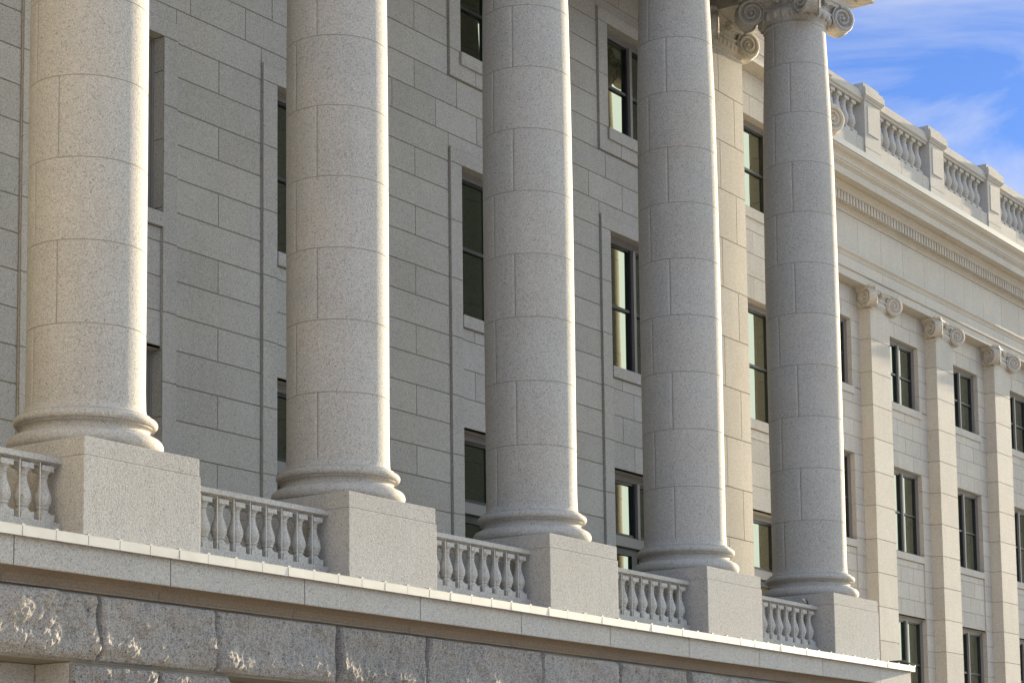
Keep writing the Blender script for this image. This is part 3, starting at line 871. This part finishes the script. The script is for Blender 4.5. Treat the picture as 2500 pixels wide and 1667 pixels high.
# ------------------------------------------------------------------ ground
m = MB(); m.face([(-900, -900, GZ), (900, -900, GZ), (900, 900, GZ), (-900, 900, GZ)])
g = m.build('ground', plain('pale_paving', (.36, .32, .26), .9, var=.15, scale=.4)); tag(g, kind='structure')

# ------------------------------------------------------------------ light
EL = math.radians(9.6); AZ = math.radians(91.95)
sun = bpy.data.lights.new('sun', 'SUN'); sun.energy = 5.0; sun.angle = math.radians(.53); sun.color = (1, .82, .57)
so = bpy.data.objects.new('sun', sun); C.objects.link(so)
dv = Vector((math.sin(AZ) * math.cos(EL), math.cos(AZ) * math.cos(EL), math.sin(EL)))
so.rotation_euler = dv.to_track_quat('Z', 'Y').to_euler(); so.location = (30, -10, 30)
W = bpy.data.worlds.new('World'); bpy.context.scene.world = W; W.use_nodes = True
nt = W.node_tree; nt.nodes.clear(); L = nt.links.new
out = nt.nodes.new('ShaderNodeOutputWorld'); bg = nt.nodes.new('ShaderNodeBackground'); L(bg.outputs[0], out.inputs[0])
sky = nt.nodes.new('ShaderNodeTexSky'); sky.sky_type = 'NISHITA'; sky.sun_disc = False; sky.sun_elevation = EL; sky.sun_rotation = AZ
sky.air_density = 1.0; sky.dust_density = .3; sky.ozone_density = 2.5; sky.altitude = 1400
# thin wisps of cirrus
tc = nt.nodes.new('ShaderNodeTexCoord'); mp = nt.nodes.new('ShaderNodeMapping'); L(tc.outputs['Generated'], mp.inputs[0])
mp.inputs['Scale'].default_value = (3., 3., 9.); mp.inputs['Location'].default_value = (6.8, 3.6, -4.4); mp.inputs['Rotation'].default_value = (.35, .2, .5)
n1 = nt.nodes.new('ShaderNodeTexNoise'); n1.inputs['Scale'].default_value = 1.9; n1.inputs['Detail'].default_value = 9; n1.inputs['Roughness'].default_value = .58; n1.inputs['Distortion'].default_value = .7
L(mp.outputs[0], n1.inputs['Vector'])
cr = nt.nodes.new('ShaderNodeValToRGB'); cr.color_ramp.elements[0].position = .40; cr.color_ramp.elements[1].position = .66; L(n1.outputs[0], cr.inputs[0])
cf = math_(nt, 'MULTIPLY', cr.outputs[0], .85)
tint = nt.nodes.new('ShaderNodeVectorMath'); tint.operation = 'MULTIPLY'; L(sky.outputs[0], tint.inputs[0]); tint.inputs[1].default_value = (.40, .47, .70)
mx = nt.nodes.new('ShaderNodeMix'); mx.data_type = 'RGBA'; L(cf, mx.inputs['Factor']); L(tint.outputs[0], mx.inputs[6]); mx.inputs[7].default_value = (2.5, 2.7, 3.3, 1)
# unseen bright cloud bank behind the camera, added to fill the shaded fronts
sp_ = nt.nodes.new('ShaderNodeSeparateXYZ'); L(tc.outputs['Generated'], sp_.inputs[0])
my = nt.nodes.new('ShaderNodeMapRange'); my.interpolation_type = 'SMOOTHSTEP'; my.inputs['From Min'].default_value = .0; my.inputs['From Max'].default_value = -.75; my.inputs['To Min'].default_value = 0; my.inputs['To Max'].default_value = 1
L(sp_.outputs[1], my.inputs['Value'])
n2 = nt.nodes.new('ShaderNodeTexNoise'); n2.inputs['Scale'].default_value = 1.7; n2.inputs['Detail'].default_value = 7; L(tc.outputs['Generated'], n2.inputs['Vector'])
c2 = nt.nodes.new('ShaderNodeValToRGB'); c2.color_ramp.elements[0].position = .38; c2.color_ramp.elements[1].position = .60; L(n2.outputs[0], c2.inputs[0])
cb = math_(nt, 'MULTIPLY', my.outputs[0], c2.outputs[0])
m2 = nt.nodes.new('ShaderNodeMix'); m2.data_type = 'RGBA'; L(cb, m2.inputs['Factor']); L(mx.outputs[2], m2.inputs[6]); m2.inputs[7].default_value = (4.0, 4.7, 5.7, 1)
# bright sky patch out of view, added for the window glass to reflect
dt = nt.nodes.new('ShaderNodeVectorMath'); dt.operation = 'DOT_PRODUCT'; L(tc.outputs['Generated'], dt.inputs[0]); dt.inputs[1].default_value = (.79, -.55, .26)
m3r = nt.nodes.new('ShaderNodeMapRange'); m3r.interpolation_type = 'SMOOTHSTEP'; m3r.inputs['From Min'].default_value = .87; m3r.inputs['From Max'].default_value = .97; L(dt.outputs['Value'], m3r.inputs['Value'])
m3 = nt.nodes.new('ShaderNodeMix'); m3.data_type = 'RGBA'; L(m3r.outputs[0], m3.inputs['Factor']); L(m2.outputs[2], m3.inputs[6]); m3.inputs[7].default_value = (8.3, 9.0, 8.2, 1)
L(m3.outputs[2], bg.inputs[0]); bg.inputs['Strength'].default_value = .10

# ------------------------------------------------------------------ camera
cam = bpy.data.cameras.new('camera'); co = bpy.data.objects.new('camera', cam); C.objects.link(co)
a_, b_, c_ = math.radians(55.735), math.radians(6.5829), math.radians(-.70085)
fw = Vector((math.sin(a_) * math.cos(b_), math.cos(a_) * math.cos(b_), math.sin(b_))); rg = Vector((math.cos(a_), -math.sin(a_), 0)); upv = rg.cross(fw)
Xc = rg * math.cos(c_) + upv * math.sin(c_); Yc = -rg * math.sin(c_) + upv * math.cos(c_)
M_ = Matrix((Xc, Yc, -fw)).transposed().to_4x4(); M_.translation = Vector((-14.28191, -14.61592, -3.601)); co.matrix_world = M_
cam.sensor_width = 36; cam.lens = 5290.32 / 2500 * 36; cam.shift_x = -13.58 / 2500; cam.shift_y = 646.2 / 2500; cam.clip_end = 3000; cam.clip_start = .1
sc = bpy.context.scene; sc.camera = co
sc.view_settings.view_transform = 'Standard'; sc.view_settings.look = 'None'; sc.view_settings.exposure = 1.53; sc.view_settings.gamma = 1
sc.cycles.max_bounces = 6
